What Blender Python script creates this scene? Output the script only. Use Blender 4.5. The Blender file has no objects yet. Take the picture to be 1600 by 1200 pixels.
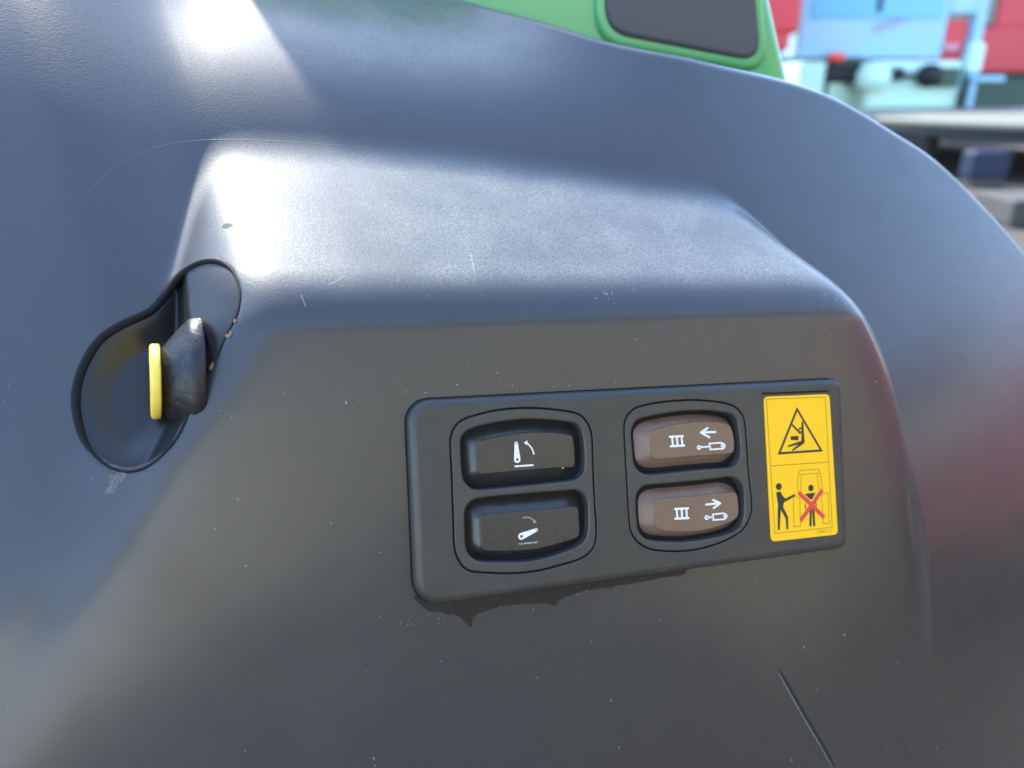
import bpy, bmesh, math, random
import numpy as np
from mathutils import Matrix, Vector
from mathutils.geometry import delaunay_2d_cdt

# ------------------------------------------------------------------ camera, sky, sun, exposure
scene = bpy.context.scene
PITCH = math.radians(22.0)
cp, spt = math.cos(PITCH), math.sin(PITCH)
CAM2W = Matrix(((1, 0, 0), (0, spt, -cp), (0, cp, spt)))       # columns: right, up, back
CAM_POS = Vector((0, 0, 1.55))
cam = bpy.data.cameras.new('camera')
cam.sensor_width = 9.8
cam.lens = 9.8*1202/1600
cam.clip_start = 0.01
cam.clip_end = 2000
cam.dof.use_dof = True
cam.dof.focus_distance = 0.287
cam.dof.aperture_fstop = 2.0
cam_o = bpy.data.objects.new('camera', cam)
scene.collection.objects.link(cam_o)
cam_o.matrix_world = Matrix.Translation(CAM_POS) @ CAM2W.to_4x4()
scene.camera = cam_o

# local frame of the switch panel: u along its length, v up its face, n out of it (origin at its lower left corner)
UX = Vector((0.94505, 0.04300, -0.32402)).normalized()
VX = Vector((-0.034, 0.999, 0.007)); VX = (VX-UX*UX.dot(VX)).normalized()
NX = UX.cross(VX)
ROT = CAM2W @ Matrix((UX, VX, NX)).transposed()
ORG = CAM_POS+CAM2W @ (Vector((-0.486, -1.081, -3.765))*0.072)
FRAME = Matrix.Translation(ORG) @ ROT.to_4x4()

SUN_LOCAL = Vector((-0.20, 0.89, -0.335)).normalized()          # towards the sun, in the panel frame
SUN = (ROT @ SUN_LOCAL).normalized()
elev = math.asin(SUN.z); azim = math.atan2(SUN.x, SUN.y)
world = bpy.data.worlds.new('World'); scene.world = world
world.use_nodes = True
wn = world.node_tree; wn.nodes.clear()
sky = wn.nodes.new('ShaderNodeTexSky'); sky.sky_type = 'NISHITA'; sky.sun_disc = False
sky.sun_elevation = elev; sky.sun_rotation = azim
sky.air_density = 1.0; sky.dust_density = 0.4; sky.ozone_density = 1.4
bgn = wn.nodes.new('ShaderNodeBackground'); bgn.inputs['Strength'].default_value = 0.15
wo = wn.nodes.new('ShaderNodeOutputWorld')
wn.links.new(sky.outputs[0], bgn.inputs[0]); wn.links.new(bgn.outputs[0], wo.inputs[0])
sl = bpy.data.lights.new('sun', 'SUN'); sl.energy = 2.0; sl.angle = math.radians(1.0); sl.color = (1, 0.945, 0.80)
so = bpy.data.objects.new('sun', sl); scene.collection.objects.link(so)
so.rotation_euler = SUN.to_track_quat('Z', 'Y').to_euler(); so.location = (0, 0, 6)
vs = scene.view_settings
vs.view_transform = 'Standard'; vs.look = 'None'; vs.gamma = 1.0; vs.use_curve_mapping = False
vs.exposure = 2.62
print('sun elevation', math.degrees(elev), 'azimuth', math.degrees(azim))
random.seed(7); rng = np.random.default_rng(7)
MM = 0.001

# ------------------------------------------------------------------ measured outlines, millimetres in the panel frame
T = {
 'bezel_dark': [(15.01, 57.63), (16.08, 60.94), (18.29, 63.52), (21.4, 64.93), (25.23, 65.85), (32.7, 67.04), (43.73, 67.26), (54.98, 66.07), (63.63, 64.18), (66.16, 62.6), (67.89, 60.34), (69.3, 56.66), (69.45, 42.47), (69.59, 28.02), (69.74, 19.58), (68.43, 13.94), (65.14, 10.95), (60.91, 9.53), (55.72, 8.72), (45.54, 7.59), (35.66, 7.87), (26.05, 9.28), (19.94, 10.71), (17.44, 12.61), (16.14, 14.8), (14.91, 18.57), (14.81, 32.14), (14.94, 45.68)],
 'open_dark_top': [(18.75, 56.7), (19.17, 58.2), (20.1, 59.33), (21.38, 60.34), (23.0, 61.02), (27.31, 61.89), (32.02, 62.54), (41.2, 63.14), (45.65, 63.02), (50.52, 62.6), (58.09, 61.52), (61.54, 60.89), (63.07, 60.33), (64.38, 59.18), (65.28, 57.51), (65.93, 54.6), (66.19, 51.71), (66.29, 47.75), (66.05, 44.18), (65.7, 42.59), (64.95, 41.39), (63.72, 40.24), (61.74, 39.51), (57.09, 39.25), (49.47, 39.12), (34.61, 39.0), (27.37, 39.01), (23.8, 39.15), (22.23, 39.63), (21.03, 40.59), (19.86, 41.99), (19.06, 43.75), (18.76, 46.5), (18.63, 49.91), (18.64, 53.31)],
 'open_dark_bottom': [(19.07, 30.36), (19.51, 32.82), (21.01, 34.72), (22.7, 35.61), (24.85, 35.96), (41.84, 36.04), (56.94, 35.78), (61.57, 35.66), (63.61, 34.95), (65.37, 33.45), (66.47, 31.2), (66.79, 29.01), (66.48, 20.88), (65.71, 17.84), (63.79, 15.66), (61.13, 14.42), (55.92, 13.11), (50.78, 12.14), (45.72, 11.55), (40.74, 11.44), (31.0, 12.45), (26.22, 13.11), (23.86, 13.67), (21.77, 14.73), (20.19, 16.37), (19.24, 18.3), (18.96, 20.38), (18.95, 25.38)],
 'bezel_brown': [(83.09, 57.76), (83.52, 60.05), (84.57, 62.02), (86.4, 63.84), (88.93, 65.1), (93.56, 65.91), (98.89, 66.51), (112.42, 66.72), (119.31, 66.14), (126.28, 65.12), (130.48, 63.99), (133.28, 62.63), (135.49, 60.67), (136.82, 58.15), (137.4, 55.04), (137.59, 51.34), (137.92, 42.72), (138.32, 34.07), (139.12, 24.76), (138.95, 21.08), (137.94, 18.1), (136.14, 15.21), (133.72, 13.0), (129.47, 11.01), (123.71, 9.32), (116.64, 8.17), (109.72, 7.75), (102.93, 8.16), (96.27, 9.22), (92.34, 10.19), (89.13, 11.84), (86.92, 13.55), (85.38, 15.46), (84.19, 17.92), (83.69, 21.17), (83.44, 29.9), (83.19, 41.53), (83.07, 50.23)],
 'open_brown_top': [(86.13, 54.15), (86.3, 56.16), (86.95, 57.97), (88.35, 59.74), (90.28, 60.64), (94.11, 61.27), (97.97, 61.73), (103.81, 62.26), (109.71, 62.52), (115.67, 62.4), (121.69, 61.97), (125.73, 61.3), (129.8, 60.47), (131.82, 59.48), (133.4, 57.8), (134.05, 55.63), (134.42, 52.77), (134.84, 48.49), (134.89, 44.94), (134.44, 42.49), (133.23, 40.63), (131.72, 39.33), (129.62, 38.79), (124.69, 38.82), (116.59, 38.94), (104.69, 38.85), (96.92, 38.79), (93.09, 38.9), (90.46, 39.59), (88.62, 40.82), (87.37, 42.44), (86.7, 44.34), (86.36, 49.08)],
 'open_brown_bottom': [(86.97, 29.48), (87.37, 31.64), (88.46, 33.23), (90.03, 34.45), (92.15, 34.91), (96.74, 34.89), (104.5, 34.74), (116.4, 34.78), (124.51, 34.9), (128.62, 34.95), (131.48, 34.29), (133.71, 32.87), (134.99, 30.91), (135.59, 28.55), (135.69, 24.27), (135.41, 20.03), (134.78, 17.25), (133.72, 15.05), (131.98, 13.63), (129.66, 12.82), (124.68, 11.94), (119.37, 11.46), (113.32, 11.24), (107.37, 11.38), (103.45, 11.7), (99.58, 12.23), (95.74, 12.89), (91.95, 13.82), (89.9, 14.89), (88.45, 16.33), (87.51, 18.12), (87.12, 20.36), (86.98, 25.43)],
 'face_dark_top': [(24.5, 53.44), (24.53, 55.85), (24.72, 56.11), (26.53, 56.4), (28.71, 56.77), (34.2, 57.52), (39.75, 58.04), (43.48, 58.15), (47.23, 58.09), (51.01, 57.89), (54.81, 57.5), (58.63, 56.76), (61.9, 55.94), (62.45, 55.08), (62.72, 52.54), (62.89, 49.29), (62.92, 46.41), (62.77, 44.98), (62.43, 44.28), (56.14, 44.34), (50.4, 44.4), (39.14, 44.41), (31.79, 44.38), (26.0, 44.33), (25.11, 44.5), (24.67, 45.09), (24.53, 47.58), (24.48, 50.68)],
 'face_dark_bottom': [(24.81, 26.29), (24.79, 29.05), (25.2, 29.56), (32.35, 29.69), (42.21, 29.67), (52.28, 29.41), (62.85, 29.21), (63.4, 28.78), (63.55, 26.17), (63.64, 22.31), (63.54, 18.95), (63.12, 17.93), (62.06, 17.42), (56.82, 16.46), (51.66, 15.7), (46.57, 15.23), (41.56, 15.18), (36.62, 15.46), (31.74, 16.02), (26.46, 16.85), (25.61, 17.27), (25.18, 18.42), (24.98, 22.59)],
 'face_brown_top': [(94.25, 52.49), (94.21, 54.2), (94.63, 55.02), (95.82, 55.7), (98.75, 56.38), (102.68, 57.1), (106.63, 57.58), (110.6, 57.83), (114.6, 57.94), (118.63, 57.88), (122.68, 57.61), (126.75, 57.01), (129.82, 56.41), (131.43, 55.42), (132.4, 53.87), (132.97, 51.7), (133.23, 49.19), (133.22, 46.34), (132.73, 44.78), (131.75, 44.17), (130.28, 44.03), (118.0, 44.18), (106.02, 44.2), (98.97, 44.14), (97.42, 44.22), (96.09, 44.73), (95.17, 45.59), (94.67, 47.33), (94.39, 49.74)],
 'face_brown_bottom': [(94.94, 23.7), (94.96, 25.76), (95.37, 27.26), (96.31, 28.3), (97.88, 28.84), (101.39, 28.94), (107.29, 28.81), (113.26, 28.73), (119.31, 28.71), (125.44, 28.69), (129.58, 28.71), (131.65, 28.63), (133.09, 28.0), (133.74, 26.7), (133.96, 24.18), (134.08, 21.31), (133.8, 19.02), (132.82, 17.8), (130.69, 16.83), (124.83, 15.41), (119.89, 14.73), (114.61, 14.44), (110.61, 14.58), (104.69, 15.24), (100.8, 15.89), (98.49, 16.48), (96.97, 17.22), (95.85, 18.13), (95.22, 19.57), (95.02, 21.3)],
 'decal': [(146.52, 66.36), (179.38, 65.93), (181.08, 6.56), (147.35, 7.15)],
 'amber': (58.04, 43.61),
 'lever_up': {'px': [(39.93, 54.53), (40.11, 48.6)], 'bar': [(39.18, 46.17), (46.08, 46.11)], 'arc': [(46.63, 50.12), (46.16, 51.92), (45.1, 53.4), (44.02, 54.41)], 'tip': (43.16, 54.64)},
 'lever_down': {'px': [(46.34, 22.21), (40.47, 20.48)], 'bar': [(39.4, 17.79), (46.52, 17.64)], 'arc': [(41.31, 27.19), (42.81, 27.28), (44.04, 26.92), (45.26, 26.09), (45.85, 25.33)], 'tip': (46.28, 24.69)},
 'coil_retract': {'top': [(103.52, 52.74), (109.43, 52.67)], 'bot': [(103.82, 49.03), (109.81, 48.93)], 'vert': [[(104.57, 52.57), (104.8, 49.17)], [(106.65, 52.54), (106.89, 49.13)], [(108.79, 52.5), (109.03, 49.09)]], 'arrow': [(117.64, 53.57), (124.38, 53.32)], 'barb1': [(117.64, 53.57), (120.78, 55.09)], 'barb2': [(117.64, 53.57), (121.43, 51.39)], 'ring': (116.52, 47.69), 'rod': [(117.61, 47.76), (121.01, 47.7)], 'body': [(121.4, 48.94), (126.92, 48.84), (128.25, 48.11), (128.42, 47.32), (127.76, 46.45), (121.69, 46.49)], 'eye': (127.32, 47.61)},
 'coil_extend': {'top': [(104.65, 24.33), (110.5, 24.05)], 'bot': [(104.48, 20.54), (110.49, 20.22)], 'vert': [[(105.36, 24.16), (105.47, 20.61)], [(107.49, 24.09), (107.6, 20.54)], [(109.63, 24.02), (109.74, 20.47)]], 'arrow': [(118.74, 24.77), (125.28, 24.72)], 'barb1': [(125.28, 24.72), (121.99, 26.29)], 'barb2': [(125.28, 24.72), (122.16, 23.04)], 'ring': (118.79, 19.57), 'rod': [(119.88, 19.56), (121.19, 19.54)], 'body': [(121.64, 20.51), (126.57, 20.56), (127.94, 19.79), (128.07, 19.07), (126.95, 18.12), (121.78, 18.28)], 'eye': (127.26, 19.43)},
 'decal_art': {'border': [(147.67, 65.32), (177.15, 64.8), (178.2, 9.91), (149.27, 10.34)], 'divider': [(148.58, 38.05), (177.79, 37.41)], 'triangle': [(162.58, 61.37), (152.15, 42.42), (174.93, 42.07)], 'fall': {'torso': [(165.05, 54.86), (164.99, 50.41), (164.97, 46.81)], 'arm': [(160.07, 54.05), (163.64, 50.49)], 'head': (163.92, 51.65), 'leg1': [(164.97, 46.81), (157.59, 45.47)], 'leg2': [(164.65, 46.4), (159.66, 43.66)], 'block': [(158.86, 48.7), (162.73, 48.51)]}, 'operator': {'head': (152.12, 29.27), 'torso': [(150.7, 27.13), (152.76, 27.19), (154.4, 24.47), (154.47, 22.87), (153.53, 20.13), (151.62, 19.95)], 'arm': [(153.24, 24.94), (154.94, 23.38), (159.61, 25.04)], 'leg1': [(152.01, 20.65), (151.6, 16.52), (151.32, 11.96)], 'leg2': [(153.04, 20.67), (155.49, 16.14), (155.5, 11.71)]}, 'tractor': [[(162.1, 33.41), (162.3, 34.63), (163.22, 35.06), (171.69, 34.88), (172.59, 34.56), (172.98, 33.09), (162.09, 33.29)], [(161.93, 33.12), (161.3, 26.06)], [(163.51, 33.11), (162.8, 25.93)], [(171.45, 32.97), (172.2, 26.22)], [(173.13, 33.02), (173.97, 26.5)], [(159.29, 24.39), (162.33, 23.93), (162.07, 12.07), (158.86, 12.1), (158.97, 23.93)], [(172.39, 23.83), (173.93, 24.0), (176.28, 24.86), (176.86, 24.05), (176.67, 11.83), (173.74, 11.81), (173.28, 23.12)]], 'bystander': {'head': (168.06, 27.33), 'torso': [(164.86, 25.13), (170.32, 25.2), (168.53, 22.62), (167.32, 22.67)], 'leg1': [(167.58, 18.66), (167.11, 11.87)], 'leg2': [(168.79, 18.55), (169.0, 11.67)], 'sash': [(164.81, 20.79), (165.02, 18.91)], 'sash2': [(170.27, 20.9), (170.41, 19.02)]}, 'cross': [[(161.75, 26.02), (174.25, 14.39)], [(173.95, 26.07), (162.17, 14.23)]], 'footnote': [(169.95, 9.2), (177.38, 8.92), (177.42, 8.04), (169.99, 8.33)], 'scrib': [[(171.46, 8.86), (171.83, 8.51)], [(172.3, 8.83), (172.74, 8.47)], [(173.14, 8.8), (173.59, 8.44)], [(173.98, 8.72), (174.43, 8.42)]]},
 'housing_outline': [(-52.28, 109.57, -6.72), (-52.48, 113.66, -9.27), (-53.45, 117.1, -12.14), (-54.68, 119.98, -15.09), (-56.26, 121.99, -17.72), (-58.69, 123.78, -20.83), (-61.5, 124.59, -23.62), (-64.19, 124.6, -25.88), (-66.92, 124.0, -27.82), (-69.82, 122.61, -29.39), (-72.41, 120.73, -30.33), (-74.49, 118.58, -30.39), (-76.24, 116.28, -29.88), (-78.45, 112.81, -28.65), (-80.61, 109.67, -27.21), (-82.9, 107.2, -25.66), (-85.43, 105.56, -24.38), (-88.83, 103.89, -23.12), (-92.21, 102.03, -22.13), (-95.12, 99.99, -21.41), (-97.63, 97.9, -20.92), (-99.87, 95.07, -20.36), (-101.67, 91.95, -19.66), (-103.19, 88.63, -18.86), (-104.29, 85.32, -18.01), (-105.05, 82.03, -17.12), (-105.4, 78.74, -16.19), (-105.42, 75.83, -15.33), (-105.12, 72.92, -14.44), (-104.41, 69.28, -13.3), (-103.36, 65.66, -12.0), (-101.82, 62.4, -10.49), (-99.89, 59.85, -9.11), (-97.65, 57.43, -7.74), (-95.16, 55.42, -6.47), (-92.81, 54.19, -5.44), (-90.46, 53.45, -4.54), (-88.1, 53.27, -3.76), (-85.73, 53.58, -3.05), (-83.68, 54.33, -2.53), (-81.63, 55.5, -2.13), (-78.75, 57.62, -1.69), (-76.11, 60.19, -1.46), (-74.22, 62.45, -1.38), (-72.58, 65.01, -1.41), (-70.99, 68.1, -1.56), (-69.66, 71.35, -1.84), (-68.18, 74.91, -2.18), (-66.7, 78.49, -2.57), (-64.5, 82.42, -2.79), (-62.28, 86.39, -2.98), (-59.59, 91.48, -3.21), (-57.01, 96.61, -3.36), (-55.12, 100.15, -3.56), (-53.58, 103.31, -4.14), (-52.76, 106.24, -5.18)],
 'mould_line': [(-128.51, 114.19, -30.42), (-121.86, 117.16, -30.31), (-115.9, 120.43, -30.41), (-112.46, 124.94, -31.29), (-110.41, 131.39, -33.0), (-107.94, 138.44, -34.86), (-104.69, 146.2, -37.22), (-100.25, 153.41, -40.16), (-94.0, 161.32, -44.66), (-84.86, 169.35, -51.32), (-75.16, 175.2, -57.69), (-63.63, 178.38, -61.81), (-51.54, 179.39, -61.91), (-39.18, 179.59, -61.86), (-26.51, 179.53, -61.81), (-8.26, 178.87, -61.45), (13.37, 178.03, -60.97)],
 'scratch_deep': [(153.82, -48.3, -1.4), (158.0, -55.35, -1.78), (162.9, -63.72, -2.24), (168.54, -73.18, -2.78), (174.64, -82.89, -3.38), (180.57, -92.72, -4.06), (183.42, -97.68, -4.44)],
 'scratch_pale': [(262.04, -59.75, -7.9), (270.07, -69.96, -8.96), (281.76, -84.01, -10.67), (290.19, -98.06, -12.25), (299.55, -111.73, -14.08), (309.35, -124.21, -16.04)],
 'scratch_thin': [(219.05, -91.71, -5.9), (225.11, -99.1, -6.7), (230.49, -105.83, -7.46)],
 'stain': [(0.5, 3.21, -0.34), (3.61, -1.29, -0.46), (7.37, -3.73, -0.53), (10.15, -3.84, -0.54), (13.15, -5.76, -0.6), (14.3, -5.26, -0.59), (16.23, -6.36, -0.63), (18.43, -8.35, -0.71), (20.06, -10.65, -0.79), (20.9, -11.11, -0.81), (21.64, -9.65, -0.76), (22.15, -8.05, -0.7), (24.21, -6.66, -0.64), (27.71, -5.92, -0.61), (31.22, -5.39, -0.59), (35.93, -5.26, -0.59), (39.49, -5.4, -0.59), (43.68, -5.75, -0.6), (46.69, -5.94, -0.61), (50.93, -6.86, -0.64), (54.58, -7.71, -0.65), (55.37, -6.43, -0.62), (57.13, -5.51, -0.59), (61.53, -4.47, -0.56), (67.86, -3.72, -0.53), (72.33, -3.72, -0.52), (75.55, -3.72, -0.51), (77.46, -4.56, -0.52), (78.78, -3.79, -0.51), (87.31, -3.57, -0.47), (100.07, -2.89, -0.4), (110.38, -2.52, -0.34), (110.53, 0.82, -0.33), (83.52, 1.08, -0.39), (51.75, -0.17, -0.43), (22.12, -0.78, -0.44), (7.53, 0.36, -0.41), (2.66, 2.65, -0.35)],
 'chalk': [(-94.31, 52.98, -5.62), (-89.69, 53.36, -4.28), (-90.3, 50.79, -3.92), (-92.23, 49.69, -4.25), (-92.63, 47.73, -3.94), (-95.5, 47.08, -4.63), (-95.68, 48.67, -5.04), (-94.33, 50.0, -4.94)],
 'nick': [(-57.98, 137.82, -31.53), (-57.29, 139.13, -32.17), (-55.5, 139.24, -31.3), (-53.98, 138.27, -29.8), (-55.1, 137.81, -29.93), (-56.66, 137.12, -30.19)],
 'mud1': [(-57.92, 96.55, -3.8), (-56.88, 97.36, -3.5), (-56.24, 98.41, -3.5), (-55.88, 97.3, -3.01), (-56.95, 95.64, -3.09)],
 'mud2': [(-63.3, 85.91, -3.29), (-62.04, 87.76, -3.27), (-61.87, 86.9, -2.95), (-62.72, 85.24, -2.85)],
 'mud3': [(-55.33, 101.2, -4.08), (-54.49, 102.03, -4.02), (-54.75, 100.5, -3.52)],
 'hair1': [(-33.15, 109.96, -3.54), (-32.48, 107.66, -2.43), (-31.79, 105.38, -1.55)],
 'hair2': [(31.57, 127.17, -16.99), (31.05, 122.88, -13.12), (30.79, 118.7, -9.39)],
 'hair3': [(-23.84, 113.47, -5.49), (-20.86, 114.69, -6.3), (-17.96, 116.69, -7.76)],
 'rim': [(54.37, 281.14, -129.31), (91.85, 264.48, -105.06), (127.46, 247.16, -82.28), (172.27, 238.02, -71.48), (231.56, 231.52, -71.94), (256.95, 226.12, -72.24), (277.97, 218.02, -71.67), (299.34, 208.14, -70.86), (321.6, 197.69, -70.27), (338.59, 185.65, -68.77), (354.94, 170.95, -66.53), (369.24, 157.13, -64.41), (383.02, 141.53, -61.79), (407.08, 113.81, -57.35), (434.59, 67.02, -48.22)],
}
KNOB_C = (-80.49, 82.27, -12.0)
def sp(x, k): return k*np.logaddexp(0.0, np.asarray(x, float)/k)
def smax(a, b, k):
    h = np.maximum(k-np.abs(a-b), 0.0)/k
    return np.maximum(a, b)+h*h*k*0.25
def smin(a, b, k): return -smax(-a, -b, k)
def sstep(a, b, x):
    t = np.clip((x-a)/(b-a), 0, 1); return t*t*(3-2*t)
RV = [-200, 21, 53, 85, 111, 152, 400]; RU = [262, 237, 231, 220, 197, 172, 60]
RVS = np.arange(-200, 401, 4.0)
_r = np.interp(np.arange(-260, 461, 4.0), RV, RU)
RUS = np.convolve(_r, np.hanning(33)[1:-1]/np.hanning(33)[1:-1].sum(), 'valid')[:151]+2.5+5.0*sstep(40, 100, RVS)
def fender_base(u, v):
    c = 0.25*sp(v-85, 8)
    v0 = -18+30*sstep(10, 200, u)+(32+0.45*sp(u+135, 6))*sstep(-38-c, -95-c, u)
    n = -0.31*sp(v-v0, 16)
    n = n-np.maximum(u-120, 0)**2/3200.0-np.maximum(-108-u, 0)**2/900.0
    n = n-0.10*sp(-90-v, 40)
    w = sstep(175, 50, u)
    n = n-w*(1-0.72*sstep(-60, -128, u))*0.58*sp(v-216, 17)
    return n
def pod(u, v):
    prof = smin(-0.14*sp(-(v+20), 14), -0.9*(v-108.3), 10.5)
    uL = -50.8-0.55*sp(-(v-107.5), 3.0)
    uL = uL-0.16*sp(v-112, 5.0)
    uR = np.interp(v, RVS, RUS)
    return prof-(0.45+0.50*sstep(56, 96, v))*sp(uL-u, 5.0)-2.6*sp(u-uR, 5.5)
def surface(u, v):
    u = np.asarray(u, float); v = np.asarray(v, float)
    return smax(fender_base(u, v), pod(u, v), 5.0)
CV = [20, 52, 62.7, 78, 110, 140]; CU = [-100, -83, -75, -66.7, -70, -72]
def housing(u, v, d):
    u = np.asarray(u, float); v = np.asarray(v, float)
    s = surface(u, v)
    floor = np.minimum(fender_base(u, v), s)-0.5-5.5*sstep(0, 13, d)
    uc = np.interp(v, CV, CU)
    return np.minimum(smax(s-3.0*sp(uc-u, 1.2)+2.5, floor, 6.0), s)-0.2

# ------------------------------------------------------------------ helpers
def link(o, parent=None):
    scene.collection.objects.link(o)
    if parent is not None: o.parent = parent
    return o
def tag(o, label, cat, group=None):
    o['label'] = label; o['category'] = cat
    if group: o['group'] = group
    return o
def empty(name, matrix=None):
    o = bpy.data.objects.new(name, None); o.empty_display_size = 0.05
    if matrix is not None: o.matrix_world = matrix
    return link(o)
def mesh_obj(name, verts, faces, mat, parent=None, smooth=True, scale=MM):
    me = bpy.data.meshes.new(name)
    me.from_pydata((np.asarray(verts, float)*scale).tolist(), [], [tuple(int(i) for i in f) for f in faces])
    me.polygons.foreach_set('use_smooth', [smooth]*len(me.polygons))
    me.materials.append(mat); me.update()
    return link(bpy.data.objects.new(name, me), parent)
def bm_obj(name, bm, mat, parent=None, smooth=False, fix=True):
    if fix: bmesh.ops.recalc_face_normals(bm, faces=bm.faces)
    me = bpy.data.meshes.new(name); bm.to_mesh(me); bm.free()
    me.polygons.foreach_set('use_smooth', [smooth]*len(me.polygons))
    me.materials.append(mat); me.update()
    return link(bpy.data.objects.new(name, me), parent)

def spline(P, closed, N):
    P = np.asarray(P, float); n = len(P); out = []
    segs = n if closed else n-1
    for i in range(segs):
        if closed: p0, p1, p2, p3 = P[(i-1) % n], P[i], P[(i+1) % n], P[(i+2) % n]
        else: p0, p1, p2, p3 = P[max(i-1, 0)], P[i], P[i+1], P[min(i+2, n-1)]
        # centripetal parameterisation keeps corners from looping
        d1, d2, d3 = [max(np.linalg.norm(b-a), 1e-6)**0.5 for a, b in ((p0, p1), (p1, p2), (p2, p3))]
        m1 = ((p1-p0)/d1-(p2-p0)/(d1+d2)+(p2-p1)/d2)*d2
        m2 = ((p2-p1)/d2-(p3-p1)/(d2+d3)+(p3-p2)/d3)*d2
        for t in np.linspace(0, 1, 14, endpoint=False):
            h = t*t; c = h*t
            out.append((2*c-3*h+1)*p1+(c-2*h+t)*m1+(3*h-2*c)*p2+(c-h)*m2)
    if not closed: out.append(P[-1])
    out = np.array(out)
    q = np.vstack([out, out[:1]]) if closed else out
    L = np.r_[0, np.cumsum(np.linalg.norm(np.diff(q, axis=0), axis=1))]
    s = np.linspace(0, L[-1], N+1)[:-1] if closed else np.linspace(0, L[-1], N)
    return np.stack([np.interp(s, L, q[:, k]) for k in range(q.shape[1])], 1)
def ccw(P):
    P = np.asarray(P, float)
    a = np.sum(P[:, 0]*np.roll(P[:, 1], -1)-np.roll(P[:, 0], -1)*P[:, 1])
    return P if a > 0 else P[::-1]
def offset(P, d):                                     # outward for a counter-clockwise outline
    t = np.roll(P, -1, 0)-np.roll(P, 1, 0); t /= np.linalg.norm(t, axis=1)[:, None]+1e-12
    return P+d*np.stack([t[:, 1], -t[:, 0]], 1)
def inside(P, q):
    x, y = q[:, 0], q[:, 1]; r = np.zeros(len(q), bool)
    a = P; b = np.roll(P, -1, 0)
    for (x0, y0), (x1, y1) in zip(a, b):
        c = (y0 > y) != (y1 > y)
        with np.errstate(divide='ignore', invalid='ignore'):
            r ^= c & (x < (x1-x0)*(y-y0)/(y1-y0)+x0)
    return r
def edge_dist(P, q):
    d = np.full(len(q), 1e9); b = np.roll(P, -1, 0)
    for s, e in zip(P, b):
        w = e-s; t = np.clip(((q-s)@w)/(w@w+1e-12), 0, 1)
        d = np.minimum(d, np.linalg.norm(q-s-t[:, None]*w, axis=1))
    return d
def fill(outer, holes=(), extra=None):
    """2D triangulation of an outline with holes."""
    V = []; Ed = []
    for loop in [outer]+list(holes):
        k = len(V); V += [tuple(p) for p in loop]
        Ed += [(k+i, k+(i+1) % len(loop)) for i in range(len(loop))]
    if extra is not None: V += [tuple(p) for p in extra]
    r = delaunay_2d_cdt([Vector(p) for p in V], Ed, [], 1, 1e-6)
    pv = np.array([tuple(p) for p in r[0]]); F = [tuple(f) for f in r[2]]
    c = np.array([pv[list(f)].mean(0) for f in F])
    keep = inside(outer, c)
    for h in holes: keep &= ~inside(h, c)
    return pv, [f for f, k in zip(F, keep) if k]
class Builder:
    def __init__(s): s.v = []; s.f = []
    def add(s, v, f):
        k = len(s.v); s.v += [tuple(p) for p in v]; s.f += [tuple(i+k for i in q) for q in f]
    def loft(s, rings, close_top=False, close_bottom=False):
        N = len(rings[0]); k = len(s.v)
        for r in rings: s.v += [tuple(p) for p in r]
        for j in range(len(rings)-1):
            for i in range(N):
                a = k+j*N+i; b = k+j*N+(i+1) % N
                s.f.append((a, b, b+N, a+N))
        if close_top: s.f.append(tuple(range(k, k+N)))
        if close_bottom: s.f.append(tuple(range(k+(len(rings)-1)*N, k+len(rings)*N))[::-1])
    def build(s, name, mat, parent=None, smooth=True, merge=True, scale=MM):
        bm = bmesh.new()
        vs_ = [bm.verts.new((p[0]*scale, p[1]*scale, p[2]*scale)) for p in s.v]
        for f in s.f:
            try: bm.faces.new([vs_[i] for i in f])
            except ValueError: pass
        if merge: bmesh.ops.remove_doubles(bm, verts=bm.verts, dist=1e-6)
        return bm_obj(name, bm, mat, parent, smooth)
def lift(P, n): return np.c_[P, np.full(len(P), n)]
def plate(name, outline, holes, top, bottom, r, rh, mat, parent, floor=None):
    """Rounded plate: outline and holes are ccw loops, r / rh the edge radii outside and at the holes."""
    B = Builder(); T0 = ccw(outline); H0 = [ccw(h) for h in holes]
    inner = offset(T0, -r-0.25); hin = [offset(h, rh+0.25) for h in H0]
    pv, F = fill(inner, hin); B.add(lift(pv, top), F)
    ang = np.linspace(0, math.pi/2, 6)
    B.loft([lift(inner, top)]+[lift(offset(T0, -r+r*math.sin(a)), top-r+r*math.cos(a)) for a in ang]+[lift(T0, bottom)])
    for h, hi in zip(H0, hin):
        B.loft([lift(hi, top)]+[lift(offset(h, rh-rh*math.sin(a)), top-rh+rh*math.cos(a)) for a in ang]+[lift(offset(h, -0.15), bottom)])
    return B.build(name, mat, parent)
def polar(P, c, N=112):
    """Resample a star-shaped loop by angle round c, so that loops pair up vertex by vertex."""
    P = ccw(P); d = P-c; out = []
    Q = np.roll(P, -1, 0)
    for a in np.linspace(0, 2*math.pi, N, endpoint=False):
        e = np.array([math.cos(a), math.sin(a)]); best = 0
        den = e[0]*(Q-P)[:, 1]-e[1]*(Q-P)[:, 0]
        with np.errstate(divide='ignore', invalid='ignore'):
            t = (d[:, 0]*(Q-P)[:, 1]-d[:, 1]*(Q-P)[:, 0])/den
            s = (d[:, 0]*e[1]-d[:, 1]*e[0])/den
        ok = (s >= -1e-9) & (s <= 1+1e-9) & (t > 0)
        out.append(c+e*(t[ok].max() if ok.any() else 1.0))
    return np.array(out)
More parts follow.
